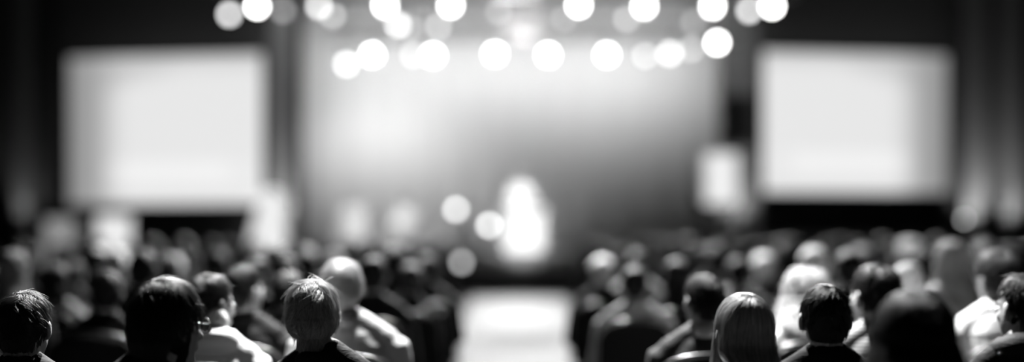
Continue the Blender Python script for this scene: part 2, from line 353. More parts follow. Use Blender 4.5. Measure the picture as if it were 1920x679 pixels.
def make_strands(style, m, HMx, seed=0, messy=1.0, n=None, L=None, rad=.0008, lift=None):
    st = STY[style]; rng = np.random.RandomState(seed + 5); N = n or st['n']; L = L or st['L']; lift = st['lift'] if lift is None else lift
    az = []; zz = []
    while len(az) < N:
        a = rng.uniform(-math.pi, math.pi, N); u = rng.uniform(-1, 1, N)
        z = np.where(u > 0, st['top'] * u, max(st['bot'], -.10) * -u)
        ok = hair_mask(st, a, z) > .5
        az += list(a[ok]); zz += list(z[ok])
    az = np.array(az[:N]); z = np.array(zz[:N]); x, y = hair_surf(st, az, z); P = np.stack([x, y, z], 1) * .995
    K = 9 if L < .1 else 16; step = L / K * rng.uniform(.6, 1.15, N)[:, None]
    C = np.array([.008, -.045, st['top'] * .98]); out = [P.copy()]
    rj = rng.normal(0, .10 * messy, (N, 3)); NC = 170
    ctr = P[rng.choice(N, NC, replace=False)]; cid = np.argmin(((P[:, None, :] - ctr[None]) ** 2).sum(2), axis=1)
    cdir = rng.normal(0, .34 * messy, (NC, 3)); clift = lift * (rng.uniform(0, 1, NC) ** 1.5) * (.5 + .9 * messy); cl = cdir[cid]
    step = step * rng.uniform(.65, 1.25, NC)[cid][:, None]
    lf = clift[cid] * rng.uniform(.5, 1.2, N)
    wild = rng.uniform(0, 1, N) < .025; lf = np.where(wild, lf * 2 + .07, lf)
    cnt = np.bincount(cid, minlength=NC)[:, None] + 1e-6
    for k in range(K):
        t = (k + 1) / K; d = P - C; d /= np.linalg.norm(d, axis=1)[:, None] + 1e-6
        d = d + cl + rj; d[:, 2] -= .35 + (1.3 if L > .1 else .3) * (P[:, 2] < .05)
        if style == 'wavy': d[:, 0] += .9 * np.sin(P[:, 2] * 130 + az * 6 + rj[:, 0] * 9); d[:, 1] += .9 * np.cos(P[:, 2] * 120 + az * 6)
        d /= np.linalg.norm(d, axis=1)[:, None] + 1e-6
        P = P + d * step
        mean = np.stack([np.bincount(cid, weights=P[:, q], minlength=NC) for q in range(3)], 1) / cnt
        if L < .1: P = P + (mean[cid] - P) * (.10 * t)
        zc = np.clip(P[:, 2], st['bot'], st['top'] * .995)
        # back onto the outer surface
        a = np.arctan2(P[:, 0] / st['rx'], -P[:, 1] / np.where(P[:, 1] < 0, st['rb'], st['rf']))
        top = zc > st['top'] * .55
        q = P / np.array([st['rx'], st['rb'], st['top']]); q[:, 1] = P[:, 1] / np.where(P[:, 1] < 0, st['rb'], st['rf'])
        rad3 = ((q[:, 0] ** 2 + q[:, 1] ** 2) ** 1.15 + np.abs(q[:, 2]) ** 2.5) ** (1 / 2.4) + 1e-6
        hx, hy = hair_surf(st, a, zc)
        k2 = (1.008 + lf * t)[:, None]
        P1 = P / rad3[:, None] * k2; P2 = np.stack([hx, hy, P[:, 2]], 1) * np.concatenate([k2, k2, np.ones_like(k2)], 1)
        wgt = np.clip((P[:, 2] - .0) / .03, 0, 1)[:, None]; P = P1 * wgt + P2 * (1 - wgt)
        # keep the face clear: strands that drift past the hairline slide back behind it
        fr = np.where(P[:, 1] < 0, st['rb'], st['rf']); a2 = np.arctan2(P[:, 0] / st['rx'], -P[:, 1] / fr)
        La = np.interp(P[:, 2], [u for u, v in st['lim']], [v for u, v in st['lim']]) + .10
        over = (np.abs(a2) > La) & (P[:, 2] < .055)
        if over.any() and L > .1:
            an = np.sign(a2) * La; qx, qy = hair_surf(st, an, np.clip(P[:, 2], st['bot'], .06)); P = P.copy()
            P[over, 0] = qx[over]; P[over, 1] = qy[over]
        out.append(P.copy())
    pts = np.stack(out, 1); pts[:, :, 1] -= .008
    M = np.array(HMx); pts = pts @ M[:3, :3].T + M[:3, 3]
    cv = bpy.data.hair_curves.new('hair_strands'); cv.add_curves([K + 1] * N)
    cv.points.foreach_set('position', pts.astype('f').ravel())
    ra = cv.attributes.get('radius') or cv.attributes.new('radius', 'FLOAT', 'POINT')
    taper = np.tile(np.linspace(1, .35, K + 1) * rad, N).astype('f'); ra.data.foreach_set('value', taper)
    cv.materials.append(m); return cv
def glasses(parent, HMx):
    mb = MB()
    for sx in (-1, 1):
        c = Vector((sx * .033, .100, .0)); mb.tube([c + Vector((.025 * math.cos(a), 0, .021 * math.sin(a))) for a in [i * math.pi / 10 for i in range(21)]], .0016, 8)
        mb.tube([(sx * .058, .100, .006), (sx * .080, .06, .008), (sx * .086, -.01, .006), (sx * .084, -.03, -.012)], .0016, 8)
    mb.tube([(-.009, .101, .004), (0, .103, .007), (.009, .101, .004)], .0016, 8)
    mb.xf(HMx); e = mb.build('eyeglasses', mat('eyeglass_metal', .4, .2, 1), parent, True)
    l = MB()
    for sx in (-1, 1): l.ell((sx * .033, .100, 0), (.024, .0012, .020))
    l.xf(HMx); g = mat('eyeglass_lens', .8, .03); b = g.node_tree.nodes['Principled BSDF']; b.inputs['Transmission Weight'].default_value = 1; b.inputs['IOR'].default_value = 1.1
    l.build('lens', g, e, True)
_cache = {}
def cached(key, fn):
    if key not in _cache: _cache[key] = fn()
    return _cache[key]
def person(label, x, y, ztop, style='short', hair='dark', cloth='dark', collar='shirt', collar_cloth=None, yaw=0, pitch=0, lean=0, sw=.175, rz=0,
           detail=True, messy=1.0, pose='seated', base=0, extra=None, seed=0, group=None, hs=1.0, hair_scale=1.0, strands=None, bottoms='dark'):
    up = .44 if pose == 'standing' else 0
    s = (ztop - base) / (HZ + up + STY[style]['top'] * .97 * hs)
    p = empty('person', (x, y, base), rz); p.scale = (s, s, s); tag(p, label, 'person', group)
    yaw, pitch = R(yaw), R(pitch); HMx = head_matrix(up, yaw, pitch, lean, hs)
    b = link('body', make_body(pose, sw, yaw, pitch, lean, .0075 if detail else .012, hs), p)
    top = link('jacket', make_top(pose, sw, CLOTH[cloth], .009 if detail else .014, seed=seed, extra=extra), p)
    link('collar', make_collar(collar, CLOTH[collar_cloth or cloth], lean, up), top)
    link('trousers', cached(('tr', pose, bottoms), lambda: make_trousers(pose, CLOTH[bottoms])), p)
    for sx in (-1, 1): link('shoe', cached(('shoe', pose, sx), lambda: make_shoe(pose, sx)), p)
    h = link('hair', make_hair(style, (HU if detail else HM)[hair], HMx @ Matrix.Scale(hair_scale * (.95 if detail else 1), 4), seed), p)
    if detail: link('hair_strands', make_strands(style, HS[hair], HMx @ Matrix.Scale(hair_scale, 4), seed, messy, **(strands or {})), h)
    for sx in (-1, 1):
        e = MB(); e.ell((sx * .031, .0765, -.001), (.0125, .0125, .0115)); e.xf(HMx); e.build('eye', EYE, p, True)
    p['hm'] = 0; del p['hm']
    return p, HMx

# ================================================================== chairs
CH_METAL = mat('chair_metal', .08, .35, 1); CH_PAD = mat('chair_fabric', .004, .85, spec=.2, bump=(40, .2, (1, 1, 1)))
def make_chair():
    root = empty('conference_chair', (0, 0, 0))
    s = MB(); s.box((0, .01, .385), (.46, .46, .055), bev=.022); s.build('seat', CH_PAD, root, True)
    # curved padded back with an arched crest
    V = []; Fc = []; nu, nv = 17, 9
    for side in (0, 1):
        for j in range(nv):
            for i in range(nu):
                u = -1 + 2 * i / (nu - 1); v = j / (nv - 1); zt = .955 - .05 * abs(u) ** 2.4 - .05 * abs(u) ** 8
                z = .56 + (zt - .56) * v; yb = -.212 - .05 * v + .035 * u * u; th = .022 * (1 - abs(u) ** 6 * .7) * (1 - (2 * v - 1) ** 6 * .6)
                V.append((u * (.215 - .01 * v), yb + (th if side else -th), z))
    o = nu * nv
    for j in range(nv - 1):
        for i in range(nu - 1):
            a = j * nu + i; Fc.append((a, a + 1, a + nu + 1, a + nu)); Fc.append((o + a, o + a + nu, o + a + nu + 1, o + a + 1))
    for i in range(nu - 1): Fc.append((i, o + i, o + i + 1, i + 1)); a = (nv - 1) * nu + i; Fc.append((a, a + 1, o + a + 1, o + a))
    for j in range(nv - 1): a = j * nu; Fc.append((a, a + nu, o + a + nu, o + a)); a += nu - 1; Fc.append((a, o + a, o + a + nu, a + nu))
    link('backrest', mesh_from('backrest', V, Fc, CH_PAD), root)
    f = MB(); pts = [(-.225, -.16, .37), (-.228, -.20, .60), (-.22, -.235, .84)]
    for i in range(9): u = -1 + 2 * i / 8; pts.append((u * .212, -.262 + .035 * u * u, .968 - .05 * abs(u) ** 2.4 - .02 * abs(u) ** 8))
    pts += [(.22, -.235, .84), (.228, -.20, .60), (.225, -.16, .37)]
    f.tube(pts, .0065, 8, True); f.build('back_frame', CH_METAL, root, True)
    for sx in (-1, 1):
        for sy, yy in ((0, .24), (1, -.19)):
            l = MB(); l.tube([(sx * .21, .20 - .36 * sy, .37), (sx * .225, yy, .01)], .011, 8); l.build('leg', CH_METAL, root, True)
    r = MB(); r.tube([(-.21, .18, .35), (.21, .18, .35), (.21, -.16, .35), (-.21, -.16, .35), (-.21, .18, .35)], .009, 6); r.build('seat_frame', CH_METAL, root, True)
    return root
def copy_tree(o, parent=None):
    c = o.copy(); col.objects.link(c); c.parent = parent
    for ch in list(o.children): copy_tree(ch, c)
    return c
chair0 = make_chair(); chair_used = False
def chair(x, y, rz, label, base=0, group='conference chairs under the audience'):
    global chair_used
    c = chair0 if not chair_used else copy_tree(chair0); chair_used = True
    c.location = (x, y, base); c.rotation_euler = (0, 0, rz); tag(c, label, 'chair', group); return c

# ================================================================== the hall
def slab(name, c, d, m, kind='structure'):
    mb = MB(); mb.box(c, d, bev=.01); o = mb.build(name, m); tag(o, kind=kind); return o
WALL = mat('wall_paint', .045, .8, mottled=.2); DRAPE = mat('dark_drape', .022, .9, mottled=.2); PIL = mat('pilaster_paint', .16, .7, mottled=.15)
FLOOR = mat('floor_carpet', .018, .9, bump=(80, .3, (1, 1, 1)), mottled=.3); CEIL = mat('ceiling_paint', .03, .9, mottled=.2)
slab('floor', (0, 17, -.05), (29, 46, .1), FLOOR); slab('ceiling', (0, 17, 8.85), (29, 46, .1), CEIL)
slab('wall_left', (-14.1, 17, 4.4), (.2, 46, 8.8), WALL); slab('wall_right', (14.1, 17, 4.4), (.2, 46, 8.8), WALL)
slab('wall_back', (0, 39.1, 4.4), (29, .2, 8.8), WALL); slab('wall_rear', (0, -5.1, 4.4), (29, .2, 8.8), DRAPE)
slab('wall_left_wing', (-9.95, 35.2, 4.4), (8.5, .2, 8.8), WALL); slab('wall_right_wing', (9.9, 35.2, 4.4), (8.5, .2, 8.8), WALL)
YW = 35.1
for i, (px, wd, m) in enumerate([(527, .55, PIL), (1385, .95, PIL), (1828, .55, PIL), (1898, .42, PIL), (42, .36, PIL), (95, .22, DRAPE)]):
    x = wx(px, 34.9); slab('trim_%d' % (i + 1), (x, 34.97, 4.4), (wd, .25, 8.78), m)
for px, wt in ((527, 300), (1385, 200), (1828, 330), (1898, 300), (42, 90)): wall_up(wx(px, 34.4), 34.35, wt)
# stage: two tiers
ST_TOP = mat('stage_deck', .10, .6, mottled=.2); ST_DARK = mat('stage_skirt', .012, .85); ST_GREY = mat('stage_riser', .6, .6)
slab('floor_stage_lower', (0, 34.5, .25), (10.4, 3.6, .5), ST_DARK); 
slab('floor_stage_upper', (0, 35.3, .75), (10.2, 3.8, .5), ST_GREY)
# backdrop: a stretched white cyclorama with gentle vertical waves
V = []; Fc = []; nx, nz = 90, 2
for j in range(2):
    for side in (0, 1):
        for i in range(nx + 1):
            x = -5.55 + 11.1 * i / nx; V.append((x, 37.3 + .05 * math.sin(i * .9) + side * .02, (1.0, 8.6)[j]))
n = nx + 1
for i in range(nx):
    Fc += [(i, i + 1, 2 * n + i + 1, 2 * n + i), (n + i + 1, n + i, 3 * n + i, 3 * n + i + 1), (i + 1, i, n + i, n + i + 1), (2 * n + i, 2 * n + i + 1, 3 * n + i + 1, 3 * n + i)]
bd = link('stage_backdrop', mesh_from('stage_backdrop', V, Fc, mat('backdrop_cloth', .8, .9)))
tag(bd, 'broad pale cloth backdrop hanging behind the stage and lectern', 'backdrop')
# pale aisle strip: its tone stands in for stage light spilling on the floor
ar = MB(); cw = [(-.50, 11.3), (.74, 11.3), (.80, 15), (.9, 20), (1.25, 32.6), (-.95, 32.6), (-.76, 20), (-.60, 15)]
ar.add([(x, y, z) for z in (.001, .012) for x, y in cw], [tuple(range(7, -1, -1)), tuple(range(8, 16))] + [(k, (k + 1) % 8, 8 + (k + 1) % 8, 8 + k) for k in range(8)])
ao = ar.build('aisle_painted_light', mat('aisle_light_paint', .29, .8, bump=(90, .2, (1, 1, 1)))); tag(ao, 'wide pale strip painting the spilled light on the central aisle floor', 'painted light')

# ---- projection screens
def screen_mat(name, flip):
    """the projected slide: a pale rounded panel on a mid grey field, with a light footer band"""
    m = bpy.data.materials.new(name); m.use_nodes = True; nt = m.node_tree; b = nt.nodes['Principled BSDF']
    b.inputs['Base Color'].default_value = (.5, .5, .5, 1); b.inputs['Roughness'].default_value = .8
    tc = nt.nodes.new('ShaderNodeTexCoord'); sp = nt.nodes.new('ShaderNodeSeparateXYZ'); nt.links.new(tc.outputs['Generated'], sp.inputs[0])
    def M(op, a, b2=None, c=None, clamp=False):
        n = nt.nodes.new('ShaderNodeMath'); n.operation = op; n.use_clamp = clamp
        for k, v in enumerate((a, b2, c)):
            if v is None: continue
            if isinstance(v, (int, float)): n.inputs[k].default_value = v
            else: nt.links.new(v, n.inputs[k])
        return n.outputs[0]
    X = sp.outputs[0]; Z = sp.outputs[2]
    if flip: X = M('SUBTRACT', 1.0, X)
    def ramp(v, a, b2, lo, hi):
        n = nt.nodes.new('ShaderNodeMapRange'); n.interpolation_type = 'SMOOTHSTEP'; nt.links.new(v, n.inputs[0])
        for k, q in enumerate((a, b2, lo, hi)): n.inputs[k + 1].default_value = q
        return n.outputs[0]
    panel = M('MULTIPLY', ramp(X, .12, .30, 0, 1), ramp(M('ADD', Z, M('MULTIPLY', M('SUBTRACT', .6, X, clamp=True), .35)), .84, 1.02, 1, 0))
    base = ramp(X, .0, .35, .30, .62)
    foot = M('MULTIPLY', M('MULTIPLY', ramp(X, .16, .24, 0, 1), ramp(X, .78, .9, 1, .3)), M('MULTIPLY', ramp(Z, .10, .18, 0, 1), ramp(Z, .26, .32, 1, 0)))
    v = M('ADD', M('ADD', base, M('MULTIPLY', panel, .22)), M('MULTIPLY', foot, .10))
    v = M('MULTIPLY', v, 1.0)
    cmb = nt.nodes.new('ShaderNodeCombineColor')
    for k in range(3): nt.links.new(v, cmb.inputs[k])
    nt.links.new(cmb.outputs[0], b.inputs['Emission Color']); b.inputs['Emission Strength'].default_value = .95
    return m
def screen(name_label, x0, x1, z0, z1, y0, y1, flip):
    cx, cy = (x0 + x1) / 2, (y0 + y1) / 2; ang = math.atan2(y1 - y0, x1 - x0); W = math.hypot(x1 - x0, y1 - y0); H = z1 - z0
    r = empty('projection_screen', (cx, cy, z0), ang); tag(r, name_label, 'screen', 'projection screens beside the stage')
    f = MB()
    for a, b2 in (((0, 0, -.05), (W + .2, .1, .1)), ((0, 0, H + .05), (W + .2, .1, .1)), ((-W / 2 - .05, 0, H / 2), (.1, .1, H)), ((W / 2 + .05, 0, H / 2), (.1, .1, H))): f.box(a, b2)
    f.build('frame', mat('screen_frame', .01, .6), r)
    s = MB(); s.box((0, -.02, H / 2), (W, .03, H), bev=.004); s.build('screen_surface', screen_mat('slide_right' if flip else 'slide_left', flip), r)
    k = MB(); k.box((0, .05, -.55), (W + .1, .06, .95)); k.build('skirt', mat('screen_skirt', .06, .9), r)
    for sx in (-1, 1):
        l = MB(); l.box((sx * W * .42, .16, -z0 / 2 + .1), (.08, .08, z0 + .2)); l.build('leg', mat('screen_frame', .01, .6), r)
    for sx in (-1, 1):
        c = MB(); c.tube([(sx * W * .4, 0, H + .1), (sx * W * .4, 0, 8.79 - z0)], .012, 6); c.build('cable', CH_METAL, r)
screen('large glowing projection screen hung left of the stage beside the pale pilaster', wx(121, 33.4), wx(492, 33), wz(383, 33.2), wz(103, 33.2), 33.8, 33.0, False)
screen('large glowing projection screen hung right of the stage beside the dark loudspeaker', wx(1430, 33), wx(1784, 33.4), wz(361, 33.2), wz(98, 33.2), 33.0, 33.8, True)

# ---- trusses and lamps
ALU = mat('truss_aluminium', .6, .35, 1)
def truss(y, z, x0, x1, label):
    r = empty('lighting_truss', (0, y, z)); tag(r, label, 'truss', 'lighting trusses above the stage')
    for a in (-.15, .15):
        for b2 in (-.15, .15):
            c = MB(); c.tube([(x0, a, b2), (x1, a, b2)], .022, 8); c.build('chord', ALU, r, True)
    l = MB(); n = int((x1 - x0) / .4)
    for i in range(n):
        xa = x0 + i * (x1 - x0) / n; xb = x0 + (i + 1) * (x1 - x0) / n; s = 1 if i % 2 else -1
        for a in (-.15, .15): l.tube([(xa, a, -.15 * s), (xb, a, .15 * s)], .009, 5); l.tube([(xa, -.15 * s, a), (xb, .15 * s, a)], .009, 5)
    l.build('lattice', ALU, r, True)
    for x in (x0 + .4, (x0 + x1) / 2, x1 - .4):
        c = MB(); c.tube([(x, 0, .14), (x, 0, 8.79 - z)], .01, 6); c.build('cable', ALU, r, True)
truss(31.0, 6.85, -6.4, 6.2, 'upper aluminium lighting truss crossing above the stage')
truss(31.7, 6.02, -4.1, 5.2, 'lower aluminium lighting truss carrying the second row of lamps')
HOUS = mat('lamp_housing', .02, .4)
def lens_mat(e): return mat('lamp_glow_%d' % int(e), .9, .3, emis=e)
LEVEL = {3: 30, 2: 8, 1: 3.6, 0: 2.2}
def par_can(x, y, z, lv, label, tilt=-12, hang=.25, r=.085, group='stage lamps on the trusses', cat='stage lamp', aimz=None):
    p = empty('stage_lamp', (x, y, z)); tag(p, label, cat, group)
    M = Matrix.Rotation(R(-tilt), 4, 'X')
    h = MB(); V = []; secs = [(.0, r * .55), (-.0, r * .9), (-.22, r * 1.15), (-.30, r * 1.2), (-.302, r * 1.08), (-.24, r * 1.0)]
    seg = 24
    for yy, rr in secs:
        for k in range(seg): a = 2 * math.pi * k / seg; V.append((rr * math.cos(a), yy + .26, rr * math.sin(a)))
    Fc = [(i * seg + k, i * seg + (k + 1) % seg, (i + 1) * seg + (k + 1) % seg, (i + 1) * seg + k) for i in range(len(secs) - 1) for k in range(seg)]; Fc.append(tuple(range(seg)))
    h.add(V, Fc); h.xf(M); h.build('housing', HOUS, p, True)
    l = MB(); l.ell((0, -.0, 0), (r, .02, r), nu=24); l.xf(M); l.build('lens', lens_mat(LEVEL[lv]), p, True)
    if hang:
        yk = MB(); yk.tube([(-r * 1.25, .1, 0), (-r * 1.25, .1, hang * .7), (0, .1, hang), (r * 1.25, .1, hang * .7), (r * 1.25, .1, 0)], .012, 6); yk.tube([(0, -.07, hang), (0, .27, hang)], .016, 6); yk.build('yoke', HOUS, p)
    return p
ORD = 'first second third fourth fifth sixth seventh eighth ninth tenth eleventh twelfth thirteenth fourteenth fifteenth sixteenth seventeenth eighteenth nineteenth twentieth'.split()
upper = [(430, 27, 2), (482, 12, 3), (530, 20, 0), (598, 12, 2), (624, 30, 1), (722, 10, 3), (746, 46, 2), (760, 52, 0), (845, 10, 3), (822, 50, 1), (935, 22, 0), (1085, 10, 3), (1058, 36, 0), (1175, 36, 1), (1208, 12, 3), (1300, 42, 0), (1336, 12, 3), (1405, 20, 2), (1448, 12, 3)]
upper.sort()
for i, (px, py, lv) in enumerate(upper):
    d = 30.9; px = 768 if px == 760 else px
    par_can(wx(px, d), d, wz(py, d), lv, '%s stage lamp, %s from the left on the upper truss' % (('dimmed', 'faint', 'softly lit', 'brilliant')[lv], ORD[i]), hang=max(.12, 6.658 - wz(py, d)))
lower = [(650, 120, 2), (698, 103, 3), (775, 103, 1), (812, 104, 3), (928, 101, 3), (1028, 103, 3), (1138, 103, 3), (1210, 104, 1), (1256, 100, 2), (1296, 92, 1), (1345, 80, 3)]
for i, (px, py, lv) in enumerate(lower):
    d = 31.6
    par_can(wx(px, d), d, wz(py, d), lv, '%s stage lamp, %s from the left on the lower truss' % (('dimmed', 'faint', 'softly lit', 'brilliant')[lv], ORD[i]), hang=max(.10, 5.83 - wz(py, d)))

# ---- lectern and speaker
WHT = mat('white_lacquer', .8, .4); YL = 33.6
lx = wx(983, YL)
L = empty('lectern', (lx, YL, 1.0)); tag(L, 'broad white lectern standing centre stage before the speaker', 'lectern')
b = MB(); b.box((0, 0, .03), (1.0, .5, .06)); b.build('base', WHT, L)
b = MB(); b.box((0, -.1, .50), (.94, .06, .88)); b.build('front_panel', WHT, L)
for sx in (-1, 1): b = MB(); b.box((sx * .44, .08, .5), (.05, .34, .88)); b.build('side_panel', WHT, L)
b = MB(); b.box((0, .03, .99), (1.04, .48, .05), rx=R(14)); b.build('reading_top', WHT, L)
b = MB(); b.tube([(.1, .0, 1.0), (.1, .0, 1.15), (.09, .06, 1.24), (.07, .12, 1.27)], .007, 8, True); b.build('microphone', HOUS, L)
person('standing speaker in a white shirt behind the lectern on stage', wx(977, 34.1), 34.1, wz(329, 34.1), 'short', 'white', 'white', 'shirt', rz=R(180), pose='standing', base=1.0, detail=False, bottoms='dark', sw=.215)

# ---- stage furniture and lamps on the left of the lectern
def armchair(x, y, z, label, back):
    r = empty('armchair', (x, y, z), R(180)); tag(r, label, 'armchair', 'white armchairs on the stage'); U = mat('white_upholstery', .7, .9)
    b = MB(); b.box((0, .02, .34), (.54, .56, .18), bev=.05); b.build('seat', U, r, True)
    b = MB(); b.box((0, -.30, .30 + back / 2 - .02), (.62, .14, back - .16), bev=.06, rx=R(8)); b.build('backrest', U, r, True)
    for sx in (-1, 1):
        b = MB(); b.box((sx * .34, .0, .38), (.12, .62, .46), bev=.05); b.build('armrest', U, r, True)
        for sy in (-.22, .22): b = MB(); b.tube([(sx * .28, sy, .18), (sx * .30, sy * 1.1, .0)], [.02, .014], 8); b.build('leg', HOUS, r)
armchair(wx(660, 35), 35.0, 1.0, 'white armchair with a tall back at the left end of stage', 1.0)
armchair(wx(760, 35), 35.0, 1.0, 'white armchair holding the seated panelist on stage', .8)
person('seated panelist in pale jacket on the stage armchair', wx(760, 35), 35.0, 2.32, 'short', 'grey', 'white', 'shirt', rz=R(180), base=1.0, detail=False, bottoms='pale')
pl = empty('plinth', (wx(848, 34.2), 34.2, 1.0)); tag(pl, 'white square plinth on stage below the tall stand lamp', 'plinth')
b = MB(); b.box((0, 0, .32), (.62, .5, .64)); b.build('body', WHT, pl); b = MB(); b.box((0, 0, .66), (.70, .58, .05)); b.build('top', WHT, pl)
def stand_lamp(px, py, d, base, lv, label):
    x, z = wx(px, d), wz(py, d); r = empty('stand_lamp', (x, d, base)); tag(r, label, 'lamp', 'lamps standing on the stage')
    h = z - base
    p = MB(); p.tube([(0, .12, .02), (0, .12, h - .02)], .018, 8); p.build('pole', HOUS, r)
    for k in range(3):
        a = k * 2.094 + .5; l = MB(); l.tube([(0, .12, min(.28, h * .6)), (.25 * math.cos(a), .12 + .25 * math.sin(a), .012)], .012, 6); l.build('leg', HOUS, r)
    g = MB(); g.ell((0, 0, h), (.085, .02, .085), nu=24); g.build('lens', lens_mat(LEVEL[lv]), r, True)
    q = MB(); q.tube([(0, .01, h), (0, .10, h), (0, .2, h)], [.1, .09, .05], 20); q.build('housing', HOUS, r, True)
stand_lamp(855, 393, 33.5, 1.0, 2, 'small bright lamp on a tall stand above the white plinth')
stand_lamp(917, 423, 33.4, 1.0, 2, 'small round lamp on a short stand just left of lectern')
stand_lamp(865, 492, 32.9, .5, 1, 'faint low lamp on the lower stage step')

# ---- loudspeaker, lit panel, light tower, display boards
ls = empty('loudspeaker', (wx(1384, 33.6), 33.6, wz(278, 33.6))); tag(ls, 'black loudspeaker column hung beside the right screen', 'loudspeaker')
for k in range(3):
    b = MB(); b.box((0, 0, .22 + k * .42), (.88, .5, .40), bev=.03); b.build('cabinet', mat('speaker_black', .012, .5), ls)
    g = MB(); g.box((0, -.26, .22 + k * .42), (.78, .02, .32)); g.build('grille', mat('speaker_grille', .02, .4, bump=(300, .4, (1, 1, 1))), ls)
b = MB(); b.tube([(0, 0, 1.25), (0, 0, 8.79 - wz(278, 33.6))], .015, 6); b.build('cable', ALU, ls)
GLOW = mat('panel_glow', .8, .5, emis=.85); GLOW2 = mat('dim_panel_glow', .8, .5, emis=.28)
def display(px0, px1, py0, py1, d, label, g, name='display_panel', cat='display panel', foot=0, post=True):
    x0, x1, zt, zb = wx(px0, d), wx(px1, d), wz(py0, d), wz(py1, d)
    r = empty(name, ((x0 + x1) / 2, d, foot)); tag(r, label, cat); W, H = x1 - x0, zt - zb
    b = MB(); b.box((0, 0, (zt + zb) / 2 - foot), (W, .08, H), bev=.01); b.build('frame', HOUS, r)
    b = MB(); b.box((0, -.045, (zt + zb) / 2 - foot), (W - .06, .02, H - .06)); b.build('screen', g, r)
    for sx in (-1, 1):
        b = MB(); b.box((sx * W * .4, .06, (zt - foot) / 2), (.05, .04, zt - foot)); b.build('post', HOUS, r)
        b = MB(); b.box((sx * W * .4, .06, .02), (.06, .5, .04)); b.build('foot', HOUS, r)
display(1318, 1384, 285, 386, 33.0, 'upright lit white panel under the hung loudspeaker', GLOW)
display(83, 145, 408, 560, 33.0, 'dimmer lit display board standing below the left screen', GLOW2)
display(180, 250, 402, 560, 33.0, 'brighter lit display board standing below the left screen', GLOW)
t = empty('light_tower', (wx(502, 32.6), 32.6, 0)); tag(t, 'tapered glowing white tower between left screen and stage', 'light tower')
b = MB(); b.stack([(0, 0, .06, .60, .30), (0, 0, .10, .60, .30), (.02, 0, 1.4, .44, .26), (.08, 0, wz(358, 32.6), .22, .18), (.08, 0, wz(356, 32.6), .20, .16)], 4)
b.build('shade', mat('tower_glow', .8, .6, emis=.85), t); b = MB(); b.box((0, 0, .04), (1.0, .7, .08)); b.build('base', HOUS, t)
# small lamps on the right wall seen between heads
for px, py, nm in ((1808, 411, 'small glowing wall lamp beside the right pilaster'),):
    d = 30.0; r = empty('floor_lamp', (wx(px, d), d, 0)); tag(r, 'slim standing lamp with small glowing globe near the right pilaster', 'lamp')
    z = wz(py, d); b = MB(); b.tube([(0, 0, .02), (0, 0, z - .08)], .012, 8); b.build('pole', HOUS, r); b = MB(); b.stack([(0, 0, 0, .14, .14), (0, 0, .03, .14, .14), (0, 0, .04, .03, .03)]); b.build('base', HOUS, r)
    b = MB(); b.ell((0, 0, z), (.04, .04, .045)); b.build('globe', lens_mat(4.0), r, True)

# ================================================================== foreground audience
taken = []
def fg(label, px, pytop, d, chair_label, **k):
    x, zt = wx(px, d) - k.get('lean', 0), wz(pytop, d); taken.append((x, d))
    p, H = person(label, x, d, zt, **k)
    if chair_label: chair(x, d, k.get('rz', 0), chair_label)
    return p, H
fg('person with tousled dark hair and dark jacket at the far left front', 50, 549, 4.4, 'chair under the far left front listener', style='short', hair='dark', cloth='dark', yaw=-6, seed=1, messy=1.6, strands=dict(L=.05, n=6500))
pB, HB = fg('dark full-haired person wearing thin eyeglasses, front row left', 318, 524, 4.0, 'chair under the front listener with eyeglasses', style='big', hair='black', cloth='black', yaw=-42, seed=2, messy=.9, hs=1.04, sw=.155, lean=.06)
glasses(pB, HB)
def hoodx(mb): mb.ell((.035, -.07, 1.145), (.048, .045, .058)); mb.ell((0, -.09, 1.06), (.12, .055, .05))
fg('short-haired person with head turned right in a white hooded shirt', 396, 516, 5.3, 'chair under the listener in the white hooded shirt', style='short', hair='brown', cloth='white', collar='hood', yaw=-42, seed=3, extra=hoodx)
fg('dark-haired person in dark jacket with lit right cheek, second row left', 458, 499, 6.2, 'chair under the listener with lit cheek', style='short', hair='black', cloth='dark', yaw=-35, pitch=4, seed=4, strands=dict(n=3500))
fg('fair tousled-haired person in dark collared jacket left of the aisle', 586, 527, 4.6, 'chair under the fair-haired front listener', style='mop', hair='blond', cloth='dark', collar='stand', seed=5, messy=1.6, yaw=5, hs=.97, lean=-.04, sw=.165)
fg('pale-haired person in a pale grey shirt, aisle seat left', 641, 489, 5.7, 'chair under the pale-shirted aisle listener', style='mop', hair='white', cloth='pale', collar='shirt', seed=6, messy=.8, yaw=-6, sw=.182, hs=.93, lean=-.03)
fg('close-cropped dark-haired person in grey jacket right of the aisle', 1318, 516, 5.7, 'chair with arched frame behind the cropped-haired listener', style='short', hair='black', cloth='grey', collar='shirt', collar_cloth='white', seed=7, yaw=22, strands=dict(L=.02), hs=1.0)
fg('person with long straight fair hair, front row right of aisle', 1393, 552, 4.12, 'chair under the long straight-haired listener', style='long', hair='blond', cloth='dark', seed=8, sw=.155, yaw=10, messy=.7, strands=dict(n=7000, rad=.0011, lift=.09))
fg('person with bushy white wavy hair and a white top', 1512, 504, 6.35, 'chair under the white wavy-haired listener', style='wavy', hair='white', cloth='white', seed=9, sw=.165, yaw=8)
fg('person with short dark hair and both ears showing, front row right', 1545, 536, 4.7, 'chair under the front listener with both ears showing', style='short', hair='black', cloth='black', seed=10, messy=1.3, strands=dict(n=6500, L=.05), hs=1.02)
fg('grey-topped person in striped shirt with head turned left', 1640, 498, 5.5, 'chair under the striped-shirted listener', style='short', hair='dark', cloth='striped', collar='shirt', collar_cloth='pale', seed=11, yaw=24, messy=1.3, hs=1.12)
fg('large out-of-focus dark long-haired person nearest the camera', 1712, 547, 3.3, 'chair under the nearest dark-haired listener', style='veil', hair='black', cloth='black', seed=12, hs=1.0, strands=dict(n=2500))
